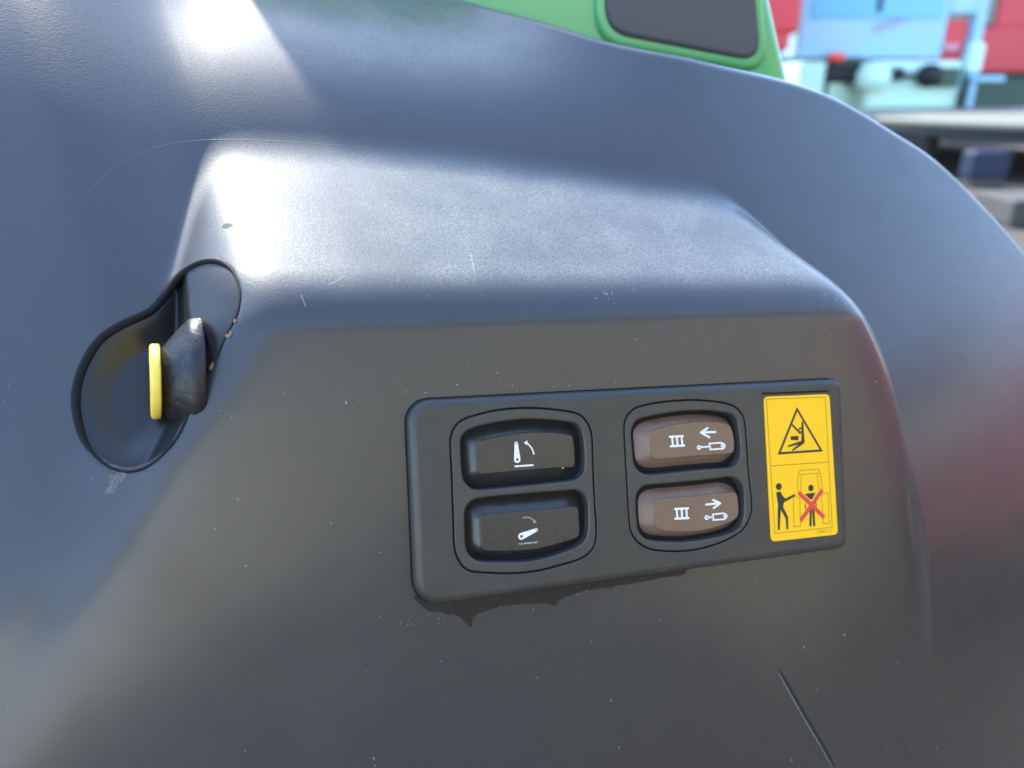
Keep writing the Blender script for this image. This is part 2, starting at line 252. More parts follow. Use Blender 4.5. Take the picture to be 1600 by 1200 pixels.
class Ink:
    """Flat print or raised marking made of small slabs, each a hair above the last so that none are coplanar."""
    def __init__(s, base, step=0.008, thick=0.1): s.B = Builder(); s.n = base; s.th = thick; s.step = step
    def poly(s, P, hole=None):
        P = ccw(P); pv, F = fill(P, [ccw(hole)] if hole is not None else [])
        s.B.add(lift(pv, s.n+s.th), F); s.B.loft([lift(P, s.n+s.th), lift(P, s.n-0.02)])
        if hole is not None: h = ccw(hole); s.B.loft([lift(h, s.n+s.th), lift(h, s.n-0.02)])
        s.n += s.step
    def line(s, pts, w, closed=False, w2=None, cap=True):
        pts = [np.array(p, float) for p in pts]
        if closed: pts = pts+[pts[0], pts[1]]
        L = []; R = []
        w2 = w if w2 is None else w2
        for i, p in enumerate(pts):
            a = pts[max(i-1, 0)]; b = pts[min(i+1, len(pts)-1)]
            t0 = p-a if i else b-p; t1 = b-p if i < len(pts)-1 else p-a
            t0 = t0/(np.linalg.norm(t0)+1e-9); t1 = t1/(np.linalg.norm(t1)+1e-9)
            m = t0+t1; m /= np.linalg.norm(m)+1e-9; nr = np.array([-m[1], m[0]])
            c = max(0.45, float(nr@np.array([-t0[1], t0[0]])))
            ww = (w+(w2-w)*i/(len(pts)-1))/2/c
            L.append(p+nr*ww); R.append(p-nr*ww)
        if closed:
            L, R = L[1:], R[1:]
            for i in range(len(L)-1):
                s.quadslab([R[i], R[i+1], L[i+1], L[i]])
            s.n += s.step
        else:
            q = []
            if cap:
                e = pts[-1]; d = pts[-1]-pts[-2]; a0 = math.atan2(d[1], d[0]); q1 = [e+w2/2*np.array([math.cos(a0+t), math.sin(a0+t)]) for t in np.linspace(-1.2, 1.2, 6)]
                e = pts[0]; d = pts[0]-pts[1]; a0 = math.atan2(d[1], d[0]); q0 = [e+w/2*np.array([math.cos(a0+t), math.sin(a0+t)]) for t in np.linspace(-1.2, 1.2, 6)]
                q = R+q1+L[::-1]+q0
            else: q = R+L[::-1]
            s.poly(np.array(q))
    def quadslab(s, q):
        q = ccw(np.array(q)); s.B.add(lift(q, s.n+s.th), [(0, 1, 2, 3)]); s.B.loft([lift(q, s.n+s.th), lift(q, s.n-0.02)])
    def disc(s, c, r, hole=None, N=28):
        a = np.linspace(0, 2*math.pi, N, endpoint=False); k = np.stack([np.cos(a), np.sin(a)], 1); c = np.array(c)
        s.poly(c+k*r, c+k*hole if hole else None)
    def build(s, name, mat, parent): return s.B.build(name, mat, parent, smooth=False, merge=False)

# ------------------------------------------------------------------ materials
def nd(m, t): return m.node_tree.nodes.new(t)
def mat(name, col, rough=0.5, spec=0.5, metal=0.0, coat=0.0, bump=None, var=None, rvar=None):
    """bump = list of (scale per metre, strength, distance m); var = (scale, amount, colour 2); rvar = (scale, amount)"""
    m = bpy.data.materials.new(name); m.use_nodes = True
    nt = m.node_tree; b = nt.nodes['Principled BSDF']
    b.inputs['Base Color'].default_value = (*col, 1); b.inputs['Roughness'].default_value = rough
    b.inputs['Specular IOR Level'].default_value = spec; b.inputs['Metallic'].default_value = metal
    b.inputs['Coat Weight'].default_value = coat; b.inputs['Coat Roughness'].default_value = 0.21
    tc = nd(m, 'ShaderNodeTexCoord')
    def noise(scale, detail=3, rough_=0.55):
        n = nd(m, 'ShaderNodeTexNoise'); n.inputs['Scale'].default_value = scale; n.inputs['Detail'].default_value = detail
        n.inputs['Roughness'].default_value = rough_; nt.links.new(tc.outputs['Object'], n.inputs['Vector']); return n
    if var:
        n = noise(var[0], 5, 0.6); r = nd(m, 'ShaderNodeMapRange'); r.inputs[1].default_value = 0.38; r.inputs[2].default_value = 0.68
        r.inputs[3].default_value = 0; r.inputs[4].default_value = var[1]
        mx = nd(m, 'ShaderNodeMix'); mx.data_type = 'RGBA'; mx.inputs[6].default_value = (*col, 1); mx.inputs[7].default_value = (*var[2], 1)
        nt.links.new(n.outputs[0], r.inputs[0]); nt.links.new(r.outputs[0], mx.inputs[0]); nt.links.new(mx.outputs[2], b.inputs['Base Color'])
    if rvar:
        n = noise(rvar[0], 5, 0.65); r = nd(m, 'ShaderNodeMapRange'); r.inputs[1].default_value = 0.3; r.inputs[2].default_value = 0.7
        r.inputs[3].default_value = rough-rvar[1]; r.inputs[4].default_value = rough+rvar[1]
        nt.links.new(n.outputs[0], r.inputs[0]); nt.links.new(r.outputs[0], b.inputs['Roughness'])
    prev = None
    for sc_, st, di in (bump or []):
        n = noise(sc_, 2.5); bp = nd(m, 'ShaderNodeBump'); bp.inputs['Strength'].default_value = st; bp.inputs['Distance'].default_value = di
        nt.links.new(n.outputs[0], bp.inputs['Height'])
        if prev: nt.links.new(prev.outputs[0], bp.inputs['Normal'])
        prev = bp
    if prev: nt.links.new(prev.outputs[0], b.inputs['Normal'])
    return m
M_FENDER = mat('grey_fender_plastic', (0.020, 0.020, 0.021), 0.46, 0.5, coat=0.75,  bump=[(1300, 0.55, 0.00014), (420, 0.14, 0.0002)], var=(38, 0.5, (0.027, 0.026, 0.025)), rvar=(55, 0.05))
def dust_and_sun_lift(m, col, lo, hi, amount):
    """Fine pale dust and scuffing on up-facing faces, also lightening the sunlit ledge, broken up by noise."""
    nt = m.node_tree; b = nt.nodes['Principled BSDF']
    g_ = nd(m, 'ShaderNodeNewGeometry'); x_ = nd(m, 'ShaderNodeSeparateXYZ'); nt.links.new(g_.outputs['True Normal'], x_.inputs[0])
    r = nd(m, 'ShaderNodeMapRange'); r.interpolation_type = 'SMOOTHSTEP'; r.inputs[1].default_value = lo; r.inputs[2].default_value = hi; nt.links.new(x_.outputs[2], r.inputs[0])
    tc = nd(m, 'ShaderNodeTexCoord'); fac = None
    for sc_, a0, a1 in ((45, 0.55, 1.0), (1100, 0.35, 1.0)):
        n = nd(m, 'ShaderNodeTexNoise'); n.inputs['Scale'].default_value = sc_; n.inputs['Detail'].default_value = 4; nt.links.new(tc.outputs['Object'], n.inputs['Vector'])
        q = nd(m, 'ShaderNodeMapRange'); q.inputs[1].default_value = 0.35; q.inputs[2].default_value = 0.65; q.inputs[3].default_value = a0; q.inputs[4].default_value = a1; nt.links.new(n.outputs[0], q.inputs[0])
        t = nd(m, 'ShaderNodeMath'); t.operation = 'MULTIPLY'; nt.links.new((fac or r).outputs[0], t.inputs[0]); nt.links.new(q.outputs[0], t.inputs[1]); fac = t
    t = nd(m, 'ShaderNodeMath'); t.operation = 'MULTIPLY'; t.inputs[1].default_value = amount; nt.links.new(fac.outputs[0], t.inputs[0])
    mx = nd(m, 'ShaderNodeMix'); mx.data_type = 'RGBA'; mx.inputs[7].default_value = (*col, 1)
    src = b.inputs['Base Color'].links[0].from_socket; nt.links.new(src, mx.inputs[6]); nt.links.new(t.outputs[0], mx.inputs[0]); nt.links.new(mx.outputs[2], b.inputs['Base Color'])
dust_and_sun_lift(M_FENDER, (0.18, 0.178, 0.150), 0.74, 0.90, 0.85)  # dust colour doubles as painted sun brightness on the ledge and crown
M_PANEL = mat('charcoal_panel_plastic', (0.034, 0.033, 0.029), 0.40, 0.5, bump=[(1900, 0.3, 0.00008)], var=(60, 0.5, (0.052, 0.049, 0.043)), rvar=(80, 0.06))
M_BEZEL = mat('bezel_plastic', (0.040, 0.038, 0.033), 0.40, 0.5, bump=[(1900, 0.25, 0.00008)], var=(90, 0.5, (0.060, 0.055, 0.045)))
M_BLACK = mat('black_switch_plastic', (0.024, 0.023, 0.021), 0.30, 0.6, bump=[(1400, 0.12, 0.00006)], var=(120, 0.4, (0.045, 0.041, 0.032)), rvar=(140, 0.06))
M_BROWN = mat('brown_switch_plastic', (0.15, 0.092, 0.060), 0.32, 0.5, bump=[(1400, 0.2, 0.00006)], var=(110, 0.6, (0.18, 0.112, 0.072)), rvar=(140, 0.06))
M_WELL = mat('switch_well', (0.012, 0.011, 0.010), 0.5, 0.4)
M_WHITE = mat('white_marking', (0.80, 0.79, 0.74), 0.45, 0.4, var=(900, 0.5, (0.55, 0.53, 0.48)))
M_WORN = mat('worn_white_marking', (0.35, 0.34, 0.32), 0.5, 0.4, var=(1500, 1.0, (0.06, 0.06, 0.06)))
M_YELLOW = mat('yellow_decal_vinyl', (0.92, 0.50, 0.006), 0.42, 0.4, var=(300, 0.3, (0.88, 0.47, 0.008)))
M_INK = mat('decal_black_ink', (0.030, 0.032, 0.028), 0.5, 0.3)
M_LINE = mat('decal_thin_line_ink', (0.33, 0.20, 0.012), 0.5, 0.3)
M_RED = mat('decal_red_ink', (0.72, 0.050, 0.045), 0.45, 0.3)
M_HOUSING = mat('black_housing_plastic', (0.011, 0.012, 0.014), 0.36, 0.5, bump=[(1500, 0.25, 0.00008)], rvar=(90, 0.07))
M_GAP = mat('gap_shade_black', (0.006, 0.006, 0.007), 0.65, 0.2)  # black that stands for the shade in gaps and grooves
M_RUBBER = mat('cracked_rubber_boot', (0.008, 0.008, 0.009), 0.42, 0.5, bump=[(420, 0.5, 0.0007), (1500, 0.35, 0.0002)])
M_KNOB = mat('yellow_knob_plastic', (0.82, 0.62, 0.09), 0.42, 0.5, var=(200, 0.5, (0.78, 0.52, 0.05)))
M_STAIN = mat('oily_stain', (0.011, 0.009, 0.008), 0.50, 0.35, bump=[(1600, 0.4, 0.00012)], var=(500, 0.6, (0.024, 0.018, 0.015)))
M_SCRATCH = mat('dark_scratch', (0.016, 0.016, 0.016), 0.6, 0.3)
M_PALE = mat('pale_scuff', (0.16, 0.16, 0.16), 0.6, 0.3, var=(1800, 1.0, (0.03, 0.03, 0.03)))
M_DUST = mat('pale_dust', (0.40, 0.37, 0.32), 0.8, 0.2)

# ------------------------------------------------------------------ ground
g = Builder(); g.add([(-60, -60, 0), (60, -60, 0), (60, 120, 0), (-60, 120, 0)], [(0, 1, 2, 3)])
M_GROUND = mat('dusty_asphalt', (0.070, 0.060, 0.053), 0.85, 0.2, var=(0.9, 0.8, (0.095, 0.083, 0.073)), bump=[(60, 0.4, 0.01)])
ground = g.build('ground', M_GROUND, None, smooth=False, scale=1.0); ground['kind'] = 'structure'

# ------------------------------------------------------------------ tractor fender
fender = empty('tractor_fender', FRAME)
tag(fender, 'large curved dark grey plastic tractor fender with raised switch pod', 'fender')
rimP = [(-950, 470), (-560, 460), (-300, 440), (-150, 415), (-60, 385), (0, 340), (30, 306)]+[(p[0]+2.5, p[1]+3.0+9.0*max(0.0, 1-abs(p[0]-50)/60)) for p in T['rim']]+[(452, 20), (463, -60), (470, -180), (474, -400), (476, -1200)]
rim = spline(np.array(rimP), False, 420)
RR = 9.0
tn = np.gradient(rim, axis=0); tn /= np.linalg.norm(tn, axis=1)[:, None]
outw = np.stack([-tn[:, 1], tn[:, 0]], 1)                       # up and to the right: away from the fender
rin = rim-outw*RR
uu = np.r_[np.linspace(-900, -150, 50, endpoint=False), np.linspace(-150, 400, 560, endpoint=False), np.linspace(400, rin[:, 0].max()-0.5, 70)]
o_ = np.argsort(rin[:, 0]); Bv = np.interp(uu, rin[o_, 0], rin[o_, 1])
tt = np.r_[np.linspace(0, 0.68, 80, endpoint=False), np.linspace(0.68, 1, 440)]
LO = -1150.0  # shell carried far down out of view to shade the ground
VV = LO+(Bv[:, None]-LO)*tt[None]; UU = np.repeat(uu[:, None], len(tt), 1)
NN = surface(UU, VV)
HOUT = ccw(spline(np.array(T['housing_outline'])[:, :2], True, 220))
def house(u, v):
    q = np.stack([u, v], 1); d = np.where(inside(HOUT, q), edge_dist(HOUT, q), 0)
    return housing(u, v, d), d
sel = (UU > HOUT[:, 0].min()) & (UU < HOUT[:, 0].max()) & (VV > HOUT[:, 1].min()) & (VV < HOUT[:, 1].max())
hz, hd = house(UU[sel], VV[sel])
NN[sel] = NN[sel]-(NN[sel]-(hz-2.5))*sstep(0.2, 2.2, hd)
nc, nr = UU.shape
verts = np.stack([UU.ravel(), VV.ravel(), NN.ravel()], 1)
ii, jj = np.meshgrid(np.arange(nc-1), np.arange(nr-1), indexing='ij'); k0 = (ii*nr+jj).ravel()
faces = np.stack([k0, k0+nr, k0+nr+1, k0+1], 1)
# rolled rim: swept from the last row
base = np.stack([uu, Bv], 1); tb = np.gradient(base, axis=0); tb /= np.linalg.norm(tb, axis=1)[:, None]
ob = np.stack([-tb[:, 1], tb[:, 0]], 1)
rows = [np.arange(nc)*nr+nr-1]; extra = []
eps = 1.0
nb = surface(base[:, 0], base[:, 1]); slope = (nb-surface(base[:, 0]-ob[:, 0]*eps, base[:, 1]-ob[:, 1]*eps))/eps
a0 = -np.arctan(slope)
cnt = len(verts)
steps = [('a', s) for s in np.linspace(0.1, 1, 12)]+[('l', 40.0), ('l', 140.0)]
cx_ = base-ob*(RR*np.sin(a0))[:, None]; cn_ = nb-RR*np.cos(a0)
for kind, s in steps:
    if kind == 'a':
        ang = a0+(math.radians(97)-a0)*s
        P = cx_+ob*(RR*np.sin(ang))[:, None]; Z = cn_+RR*np.cos(ang); last = (P, Z)
    else: P = last[0]-ob*(0.12*s); Z = last[1]-s
    extra.append(np.c_[P, Z]); rows.append(np.arange(nc)+cnt); cnt += nc
verts = np.vstack([verts]+extra)
rf = []
for a, b in zip(rows[:-1], rows[1:]):
    rf.append(np.stack([a[:-1], a[1:], b[1:], b[:-1]], 1))
faces = np.vstack([faces]+rf)
me = bpy.data.meshes.new('shell')
me.vertices.add(len(verts)); me.vertices.foreach_set('co', (verts*MM).ravel())
me.loops.add(faces.size); me.loops.foreach_set('vertex_index', faces.ravel().astype(np.int32))
me.polygons.add(len(faces)); me.polygons.foreach_set('loop_start', np.arange(0, faces.size, 4, dtype=np.int32))
me.polygons.foreach_set('use_smooth', np.ones(len(faces), bool))
me.materials.append(M_FENDER); me.update(calc_edges=True); me.validate()
shell = link(bpy.data.objects.new('shell', me), fender)

def ribbon(name, pts, w, h, mat_, parent, dz=0.0, taper=True, N=120, jitter=0.0):
    """A low half-round bead that follows the fender surface."""
    P = spline(np.array(pts)[:, :2], False, N)
    t = np.gradient(P, axis=0); t /= np.linalg.norm(t, axis=1)[:, None]; nrm = np.stack([-t[:, 1], t[:, 0]], 1)
    s = np.linspace(0, 1, N); tw = np.clip(np.minimum(s, 1-s)*8, 0.05, 1)**0.6 if taper else np.ones(N)
    if jitter: tw = tw*(1+jitter*rng.standard_normal(N)); tw = np.clip(tw, 0.05, 3)
    V = []; K = 7
    for i in range(N):
        for a in np.linspace(-1, 1, K):
            q = P[i]+nrm[i]*a*w/2*tw[i]
            V.append((q[0], q[1], float(surface(q[0], q[1]))+dz+h*tw[i]*math.sqrt(max(0, 1-a*a))))
    F = [(i*K+j, (i+1)*K+j, (i+1)*K+j+1, i*K+j+1) for i in range(N-1) for j in range(K-1)]
    return mesh_obj(name, V, F, mat_, parent)
ribbon('mould_line', T['mould_line'], 0.4, 0.06, M_FENDER, fender, -0.02)
sd = np.array(T['scratch_deep'])
ribbon('scratch', sd, 1.5, 0.05, M_SCRATCH, fender, 0.03)
ribbon('scratch', sd+np.array([-1.1, -0.3, 0]), 0.8, 0.10, M_PALE, fender, 0.03)
ribbon('scratch', T['scratch_pale'], 1.3, 0.03, M_FENDER, fender, 0.04)
ribbon('scratch', T['scratch_thin'], 0.4, 0.03, M_SCRATCH, fender, 0.02)
def decal_patch(name, outline, mat_, parent, dz, N=260, rough=0.25, cell=1.2):
    O = ccw(spline(np.array(outline)[:, :2], True, N)); O = offset(O, 0)+rng.standard_normal((N, 2))*rough*0.25
    lo, hi = O.min(0), O.max(0); gx, gy = np.meshgrid(np.arange(lo[0], hi[0], cell), np.arange(lo[1], hi[1], cell))
    q = np.stack([gx.ravel(), gy.ravel()], 1); q = q[inside(O, q)]; q = q[edge_dist(O, q) > cell*0.4]
    pv, F = fill(O, extra=q)
    return mesh_obj(name, np.c_[pv, surface(pv[:, 0], pv[:, 1])+dz], F, mat_, parent)
decal_patch('stain', T['stain'], M_STAIN, fender, 0.07)
decal_patch('scuff', T['chalk'], M_PALE, fender, 0.07, N=90, rough=0.8, cell=0.6)
decal_patch('nick', T['nick'], M_SCRATCH, fender, 0.08, N=40, rough=0.1, cell=0.4)
M_MUD = mat('dried_mud', (0.30, 0.19, 0.11), 0.8, 0.2, var=(1500, 0.7, (0.16, 0.09, 0.05)))
for k_ in ('mud1', 'mud2', 'mud3'): decal_patch('mud_fleck', T[k_], M_MUD, fender, 0.35, N=30, rough=0.5, cell=0.4)
for k_ in ('hair1', 'hair2', 'hair3'): ribbon('scratch', T[k_], 0.16, 0.03, M_DUST, fender, 0.03, N=40)
# loose grit and dust specks
SB = Builder()
def speck(u, v, s, L, a):
    c, d = math.cos(a), math.sin(a); k = 7; ring = []
    for i in range(k):
        t = 2*math.pi*i/k; r = s*(0.7+0.6*random.random())
        x, y = r*L*math.cos(t), r*math.sin(t); x, y = c*x-d*y, d*x+c*y
        ring.append((u+x, v+y))
    z = float(surface(u, v))
    V = [(x, y, float(surface(x, y))+0.02) for x, y in ring]+[(u, v, z+0.02+s*0.5)]
    SB.add(V, [(i, (i+1) % k, k) for i in range(k)])
for i in range(150):
    u, v = random.uniform(-130, 330), random.uniform(-150, 95)
    if -2 < u < 189 and -2 < v < 75: continue
    if inside(offset(HOUT, 3), np.array([[u, v]]))[0]: continue
    speck(u, v, random.choice([0.08, 0.1, 0.12, 0.16, 0.2]), random.choice([1, 1, 1.5, 3]), random.uniform(0.9, 2.2))
for cu, cv, n_, sp_ in ((3, -7, 9, 4), (188, 106, 14, 5), (196, 112, 10, 4), (160, 118, 14, 9), (82, 108, 9, 3), (60, 75.5, 16, 22), (20, 74.5, 10, 14), (40, -4, 40, 20), (90, 0, 24, 22)):
    for i in range(n_):
        u = cu+random.gauss(0, sp_); v = cv+random.gauss(0, min(sp_, 2.0))
        if -2 < u < 189 and -1 < v < 74: v = 74.6 if cv > 50 else -2
        speck(u, v, random.choice([0.07, 0.1, 0.15]), random.choice([1, 2, 3]), random.uniform(0, 3.1))
for i in range(70):
    speck(random.uniform(-45, 185), random.uniform(106, 150), random.choice([0.06, 0.08, 0.12]), random.choice([1, 1, 2, 6]), random.uniform(0, 3.1))
specks = SB.build('dust_specks', M_DUST, fender, smooth=False, merge=False); specks['kind'] = 'stuff'

# ------------------------------------------------------------------ pull knob in its housing
knob = empty('pull_knob', FRAME)
tag(knob, 'yellow disc pull knob on cracked black rubber boot in recessed gourd shaped housing', 'knob')
lo, hi = HOUT.min(0), HOUT.max(0); gx, gy = np.meshgrid(np.arange(lo[0], hi[0], 0.7), np.arange(lo[1], hi[1], 0.7))
q = np.stack([gx.ravel(), gy.ravel()], 1); q = q[inside(HOUT, q)]; q = q[edge_dist(HOUT, q) > 0.35]
pv, F = fill(HOUT, extra=q)
z, _ = house(pv[:, 0], pv[:, 1])
mesh_obj('housing', np.c_[pv, z], F, M_HOUSING, knob)
def tube(name, P, r, mat_, parent, K=12, squash=1.0, rr=None):
    P = np.asarray(P); N = len(P); t = np.roll(P, -1, 0)-np.roll(P, 1, 0); t /= np.linalg.norm(t, axis=1)[:, None]
    up = np.array([0, 0, 1.0]); s = np.cross(t, up); s /= np.linalg.norm(s, axis=1)[:, None]; w = np.cross(s, t)
    V = []
    for i in range(N):
        ri = r if rr is None else rr[i]
        for a in np.linspace(0, 2*math.pi, K, endpoint=False): V.append(P[i]+s[i]*ri*math.cos(a)+w[i]*ri*squash*math.sin(a))
    F = [(i*K+j, ((i+1) % N)*K+j, ((i+1) % N)*K+(j+1) % K, i*K+(j+1) % K) for i in range(N) for j in range(K)]
    return mesh_obj(name, V, F, mat_, parent)
HI = offset(HOUT, -0.4)
wgap = 0.5+1.0*sstep(-0.35, 0.6, (offset(HOUT, 1)-HOUT)@np.array([-0.55, 0.83]))
tube('gap_line', np.c_[HI, surface(HI[:, 0], HI[:, 1])-0.55*wgap], 1.0, M_GAP, knob, rr=wgap)  # black bead drawn as the dark gap round the housing
AX = Vector((-1.0, 0.02, 0.12)).normalized(); DC = Vector((KNOB_C[0], KNOB_C[1], KNOB_C[2]))
sx = AX.cross(Vector((0, 1, 0))).normalized(); sy = sx.cross(AX).normalized()
def lathe(name, prof, mat_, parent, K=56, wob=0.0, rise=0.0, flat=1.0):
    B = Builder(); rings = []
    ph = [random.uniform(0, 6.28) for _ in range(6)]
    for x, r in prof:
        ring = []
        for i in range(K):
            a = 2*math.pi*i/K
            r2 = r*(1+wob*(math.sin(3*a+ph[0]+x*0.3)+0.6*math.sin(7*a+ph[1]-x*0.5)+0.5*math.sin(13*a+ph[2]+x)))
            ring.append(tuple(DC+AX*x+Vector((0, rise*min(0.0, x+2)*-1, 0))+sx*(r2*flat*math.cos(a))+sy*(r2*math.sin(a))))
        rings.append(ring)
    B.loft(rings, close_top=True, close_bottom=True)
    return B.build(name, mat_, parent)
disc = lathe('disc', [(1.7, 0.01), (1.7, 11.0), (1.6, 11.7), (1.3, 12.2), (0.9, 12.5), (-0.9, 12.5), (-1.3, 12.3), (-1.5, 11.7), (-1.5, 0.01)], M_KNOB, knob)
Bk = Builder()
for off, hh in ((-2.2, 5.5), (1.2, 5.0)):
    c = DC+AX*1.73
    ring = [c+sx*(off+a)+sy*b for a, b in ((-0.35, -hh), (0.35, -hh), (0.35, hh), (-0.35, hh))]
    Bk.add([tuple(p) for p in ring]+[tuple(p+AX*0.08) for p in ring], [(4, 5, 6, 7), (0, 1, 5, 4), (1, 2, 6, 5), (2, 3, 7, 6), (3, 0, 4, 7)])
Bk.build('emblem', M_INK, disc, smooth=False)
prof = [(-1.4, 9.6), (-2.0, 10.8)]+[(-2.0-8.0*t, 10.8+8.2*t**0.9) for t in np.linspace(0.05, 1, 26)]+[(-10.8, 19.6), (-12.0, 19.8), (-14.0, 19.8), (-14.8, 19.2), (-15.0, 16)]
lathe('boot', prof, M_RUBBER, knob, K=120, wob=0.007, rise=0.14, flat=0.78)

# ------------------------------------------------------------------ switch panel
panel = empty('control_panel', FRAME)
tag(panel, 'charcoal switch panel with two black and two brown rocker switches on fender pod', 'control panel')
def rrect(u0, v0, u1, v1, rs, N=260):
    P = []
    for (cu, cv, a0_, r) in ((u0, v0, math.pi, rs[0]), (u1, v0, 1.5*math.pi, rs[1]), (u1, v1, 0, rs[2]), (u0, v1, 0.5*math.pi, rs[3])):
        x = cu+(r if cu == u0 else -r); y = cv+(r if cv == v0 else -r)
        for a in np.linspace(a0_, a0_+math.pi/2, 14): P.append((x+r*math.cos(a), y+r*math.sin(a)))
    P = np.array(P); q = np.vstack([P, P[:1]]); L = np.r_[0, np.cumsum(np.linalg.norm(np.diff(q, axis=0), axis=1))]
    s = np.linspace(0, L[-1], N+1)[:-1]
    return np.stack([np.interp(s, L, q[:, 0]), np.interp(s, L, q[:, 1])], 1)
bez = {k: ccw(spline(np.array(T[k]), True, 200)) for k in ('bezel_dark', 'bezel_brown')}
opn = {k: ccw(spline(np.array(T[k]), True, 160)) for k in T if k.startswith('open_')}
fac = {k: ccw(spline(np.array(T[k]), True, 160)) for k in T if k.startswith('face_')}
outline = rrect(0.3, -0.2, 187, 72.2, (9, 4, 4, 8))
plate('shadow_gap', offset(outline, 0.45), [], 0.5, -1.0, 0.1, 0.1, M_GAP, panel)  # black strip drawn as the shadow line round the panel
plate('face_plate', outline, [offset(b, 0.32) for b in bez.values()], 5.0, -3.0, 3.0, 0.25, M_PANEL, panel)
for name, key in (('switch_bezel', 'dark'), ('switch_bezel', 'brown')):
    plate(name, offset(bez['bezel_'+key], -0.32), [opn['open_%s_top' % key], opn['open_%s_bottom' % key]], 4.95, -5.0, 0.3, 0.8, M_BEZEL, panel)
    O = offset(bez['bezel_'+key], 0.1)
    w = Builder(); w.loft([lift(offset(bez['bezel_'+key], 0.5), 3.9), lift(offset(bez['bezel_'+key], -0.5), 3.9)]); w.build('groove', M_GAP, panel, smooth=False)  # groove floor coloured black so its shade reads as a line
    # dark tray under the switches, seen only in the gaps
    w = Builder(); pvw, Fw = fill(O); w.add(lift(pvw, -4.5), Fw); w.build('switch_well', M_WELL, panel, smooth=False)
NF = 3.2
def rocker(key, mat_, label, soft):
    f, o = fac['face_'+key], opn['open_'+key]
    c = f.mean(0); fp = polar(f, c); op = polar(offset(o, -0.35), c)
    B = Builder(); r = soft
    inn = polar(offset(f, -r-0.2), c)
    rings = [lift(inn, NF)]
    for a in np.linspace(0, math.pi/2*0.8, 6): rings.append(lift(polar(offset(f, -r+r*math.sin(a)), c), NF-r+r*math.cos(a)))
    z0 = rings[-1][0, 2]
    for t in np.linspace(0.12, 1, 9):
        rings.append(lift(fp+(op-fp)*(t**1.15), z0-(z0+1.2)*(0.45*t+0.55*t*t)))
    rings.append(lift(op, -4.4))
    B.loft(rings, close_top=False)
    pvf, Ff = fill(inn); B.add(lift(pvf, NF), Ff)
    ob_ = B.build('rocker_switch', mat_, panel); ob_['label'] = label
    return ob_
sw1 = rocker('dark_top', M_BLACK, 'black rocker switch with lever up symbol', 0.25)
sw2 = rocker('dark_bottom', M_BLACK, 'black rocker switch with worn lever down symbol', 0.3)
sw3 = rocker('brown_top', M_BROWN, 'brown rocker switch with left arrow over cylinder symbol', 0.5)
sw4 = rocker('brown_bottom', M_BROWN, 'brown rocker switch with right arrow over cylinder symbol', 0.5)
def teardrop(ink, a, b, ra, rb, hole_a, hole_b):
    a, b = np.array(a), np.array(b); d = b-a; L = np.linalg.norm(d); th = math.atan2(d[1], d[0]); al = math.acos((ra-rb)/L)
    P = [a+ra*np.array([math.cos(th+t), math.sin(th+t)]) for t in np.linspace(al, 2*math.pi-al, 14)]
    P += [b+rb*np.array([math.cos(th+t), math.sin(th+t)]) for t in np.linspace(-al, al, 14)]
    ink.poly(np.array(P))
    return a, b
for sw, key, m_bar, m_arc in ((sw1, 'lever_up', M_WHITE, M_WHITE), (sw2, 'lever_down', M_WORN, M_WORN)):
    d = T[key]; k = Ink(NF)
    teardrop(k, d['px'][0], d['px'][1], 0.62, 1.25, 0, 0)
    k.build('lever_symbol', M_WHITE, sw)
    k = Ink(NF, thick=0.13); k.disc(d['px'][1], 0.5); k.disc(d['px'][0], 0.26); k.build('pivot_dot', M_BLACK, sw)
    k = Ink(NF); k.line(d['bar'], 0.62); k.build('base_symbol', m_bar, sw)
    k = Ink(NF); k.line(d['arc'], 0.5)
    t = np.array(d['tip']); e = np.array(d['arc'][-1]); v_ = t-e; v_ /= np.linalg.norm(v_); w_ = np.array([-v_[1], v_[0]])
    k.poly(np.array([t+v_*0.2, e+w_*0.9-v_*0.2, e-w_*0.9-v_*0.2])); k.build('arrow_symbol', m_arc, sw)
for sw, key in ((sw3, 'coil_retract'), (sw4, 'coil_extend')):
    d = T[key]; k = Ink(NF, thick=0.22); w = 0.82
    k.line(d['top'], w); k.line(d['bot'], w)
    for v_ in d['vert']: k.line(v_, w*0.95, cap=False)
    k.build('numeral_symbol', M_WHITE, sw)
    k = Ink(NF, thick=0.22); k.line(d['arrow'], w); k.line(d['barb1'], w); k.line(d['barb2'], w); k.build('arrow_symbol', M_WHITE, sw)
    k = Ink(NF, thick=0.22); k.disc(d['ring'], 0.95, 0.36); k.line(d['rod'], w*0.8, cap=False); k.line(d['body'], w*0.75, closed=True); k.disc(d['eye'], 0.75, 0.3); k.build('cylinder_symbol', M_WHITE, sw)
# small flaw marks on the switches
k = Ink(NF-0.6, thick=0.5); k.disc(tuple(np.array(fac['face_dark_top'])[np.argmin(np.abs(fac['face_dark_top']-np.array(T['amber'])).sum(1))]), 0.42); k.build('indicator_dot', mat('amber_dot', (0.75, 0.36, 0.03), 0.35, 0.5), sw1)

# ------------------------------------------------------------------ warning decal
decal = empty('warning_decal', FRAME)
tag(decal, 'yellow safety sticker with falling person triangle and crossed out bystander pictograms', 'sticker')
dq = np.array(T['decal'])
def round_quad(Q, r):
    Q = ccw(Q); P = []
    for i in range(4):
        a, b, c = Q[i-1], Q[i], Q[(i+1) % 4]; e = (a-b)/np.linalg.norm(a-b); f_ = (c-b)/np.linalg.norm(c-b)
        p0, p2 = b+e*r, b+f_*r
        for t in np.linspace(0, 1, 9): P.append((1-t)**2*p0+2*t*(1-t)*b+t*t*p2)
    return np.array(P)
k = Ink(5.0, thick=0.32); k.poly(round_quad(dq, 2.2)); k.build('backing', M_YELLOW, decal)
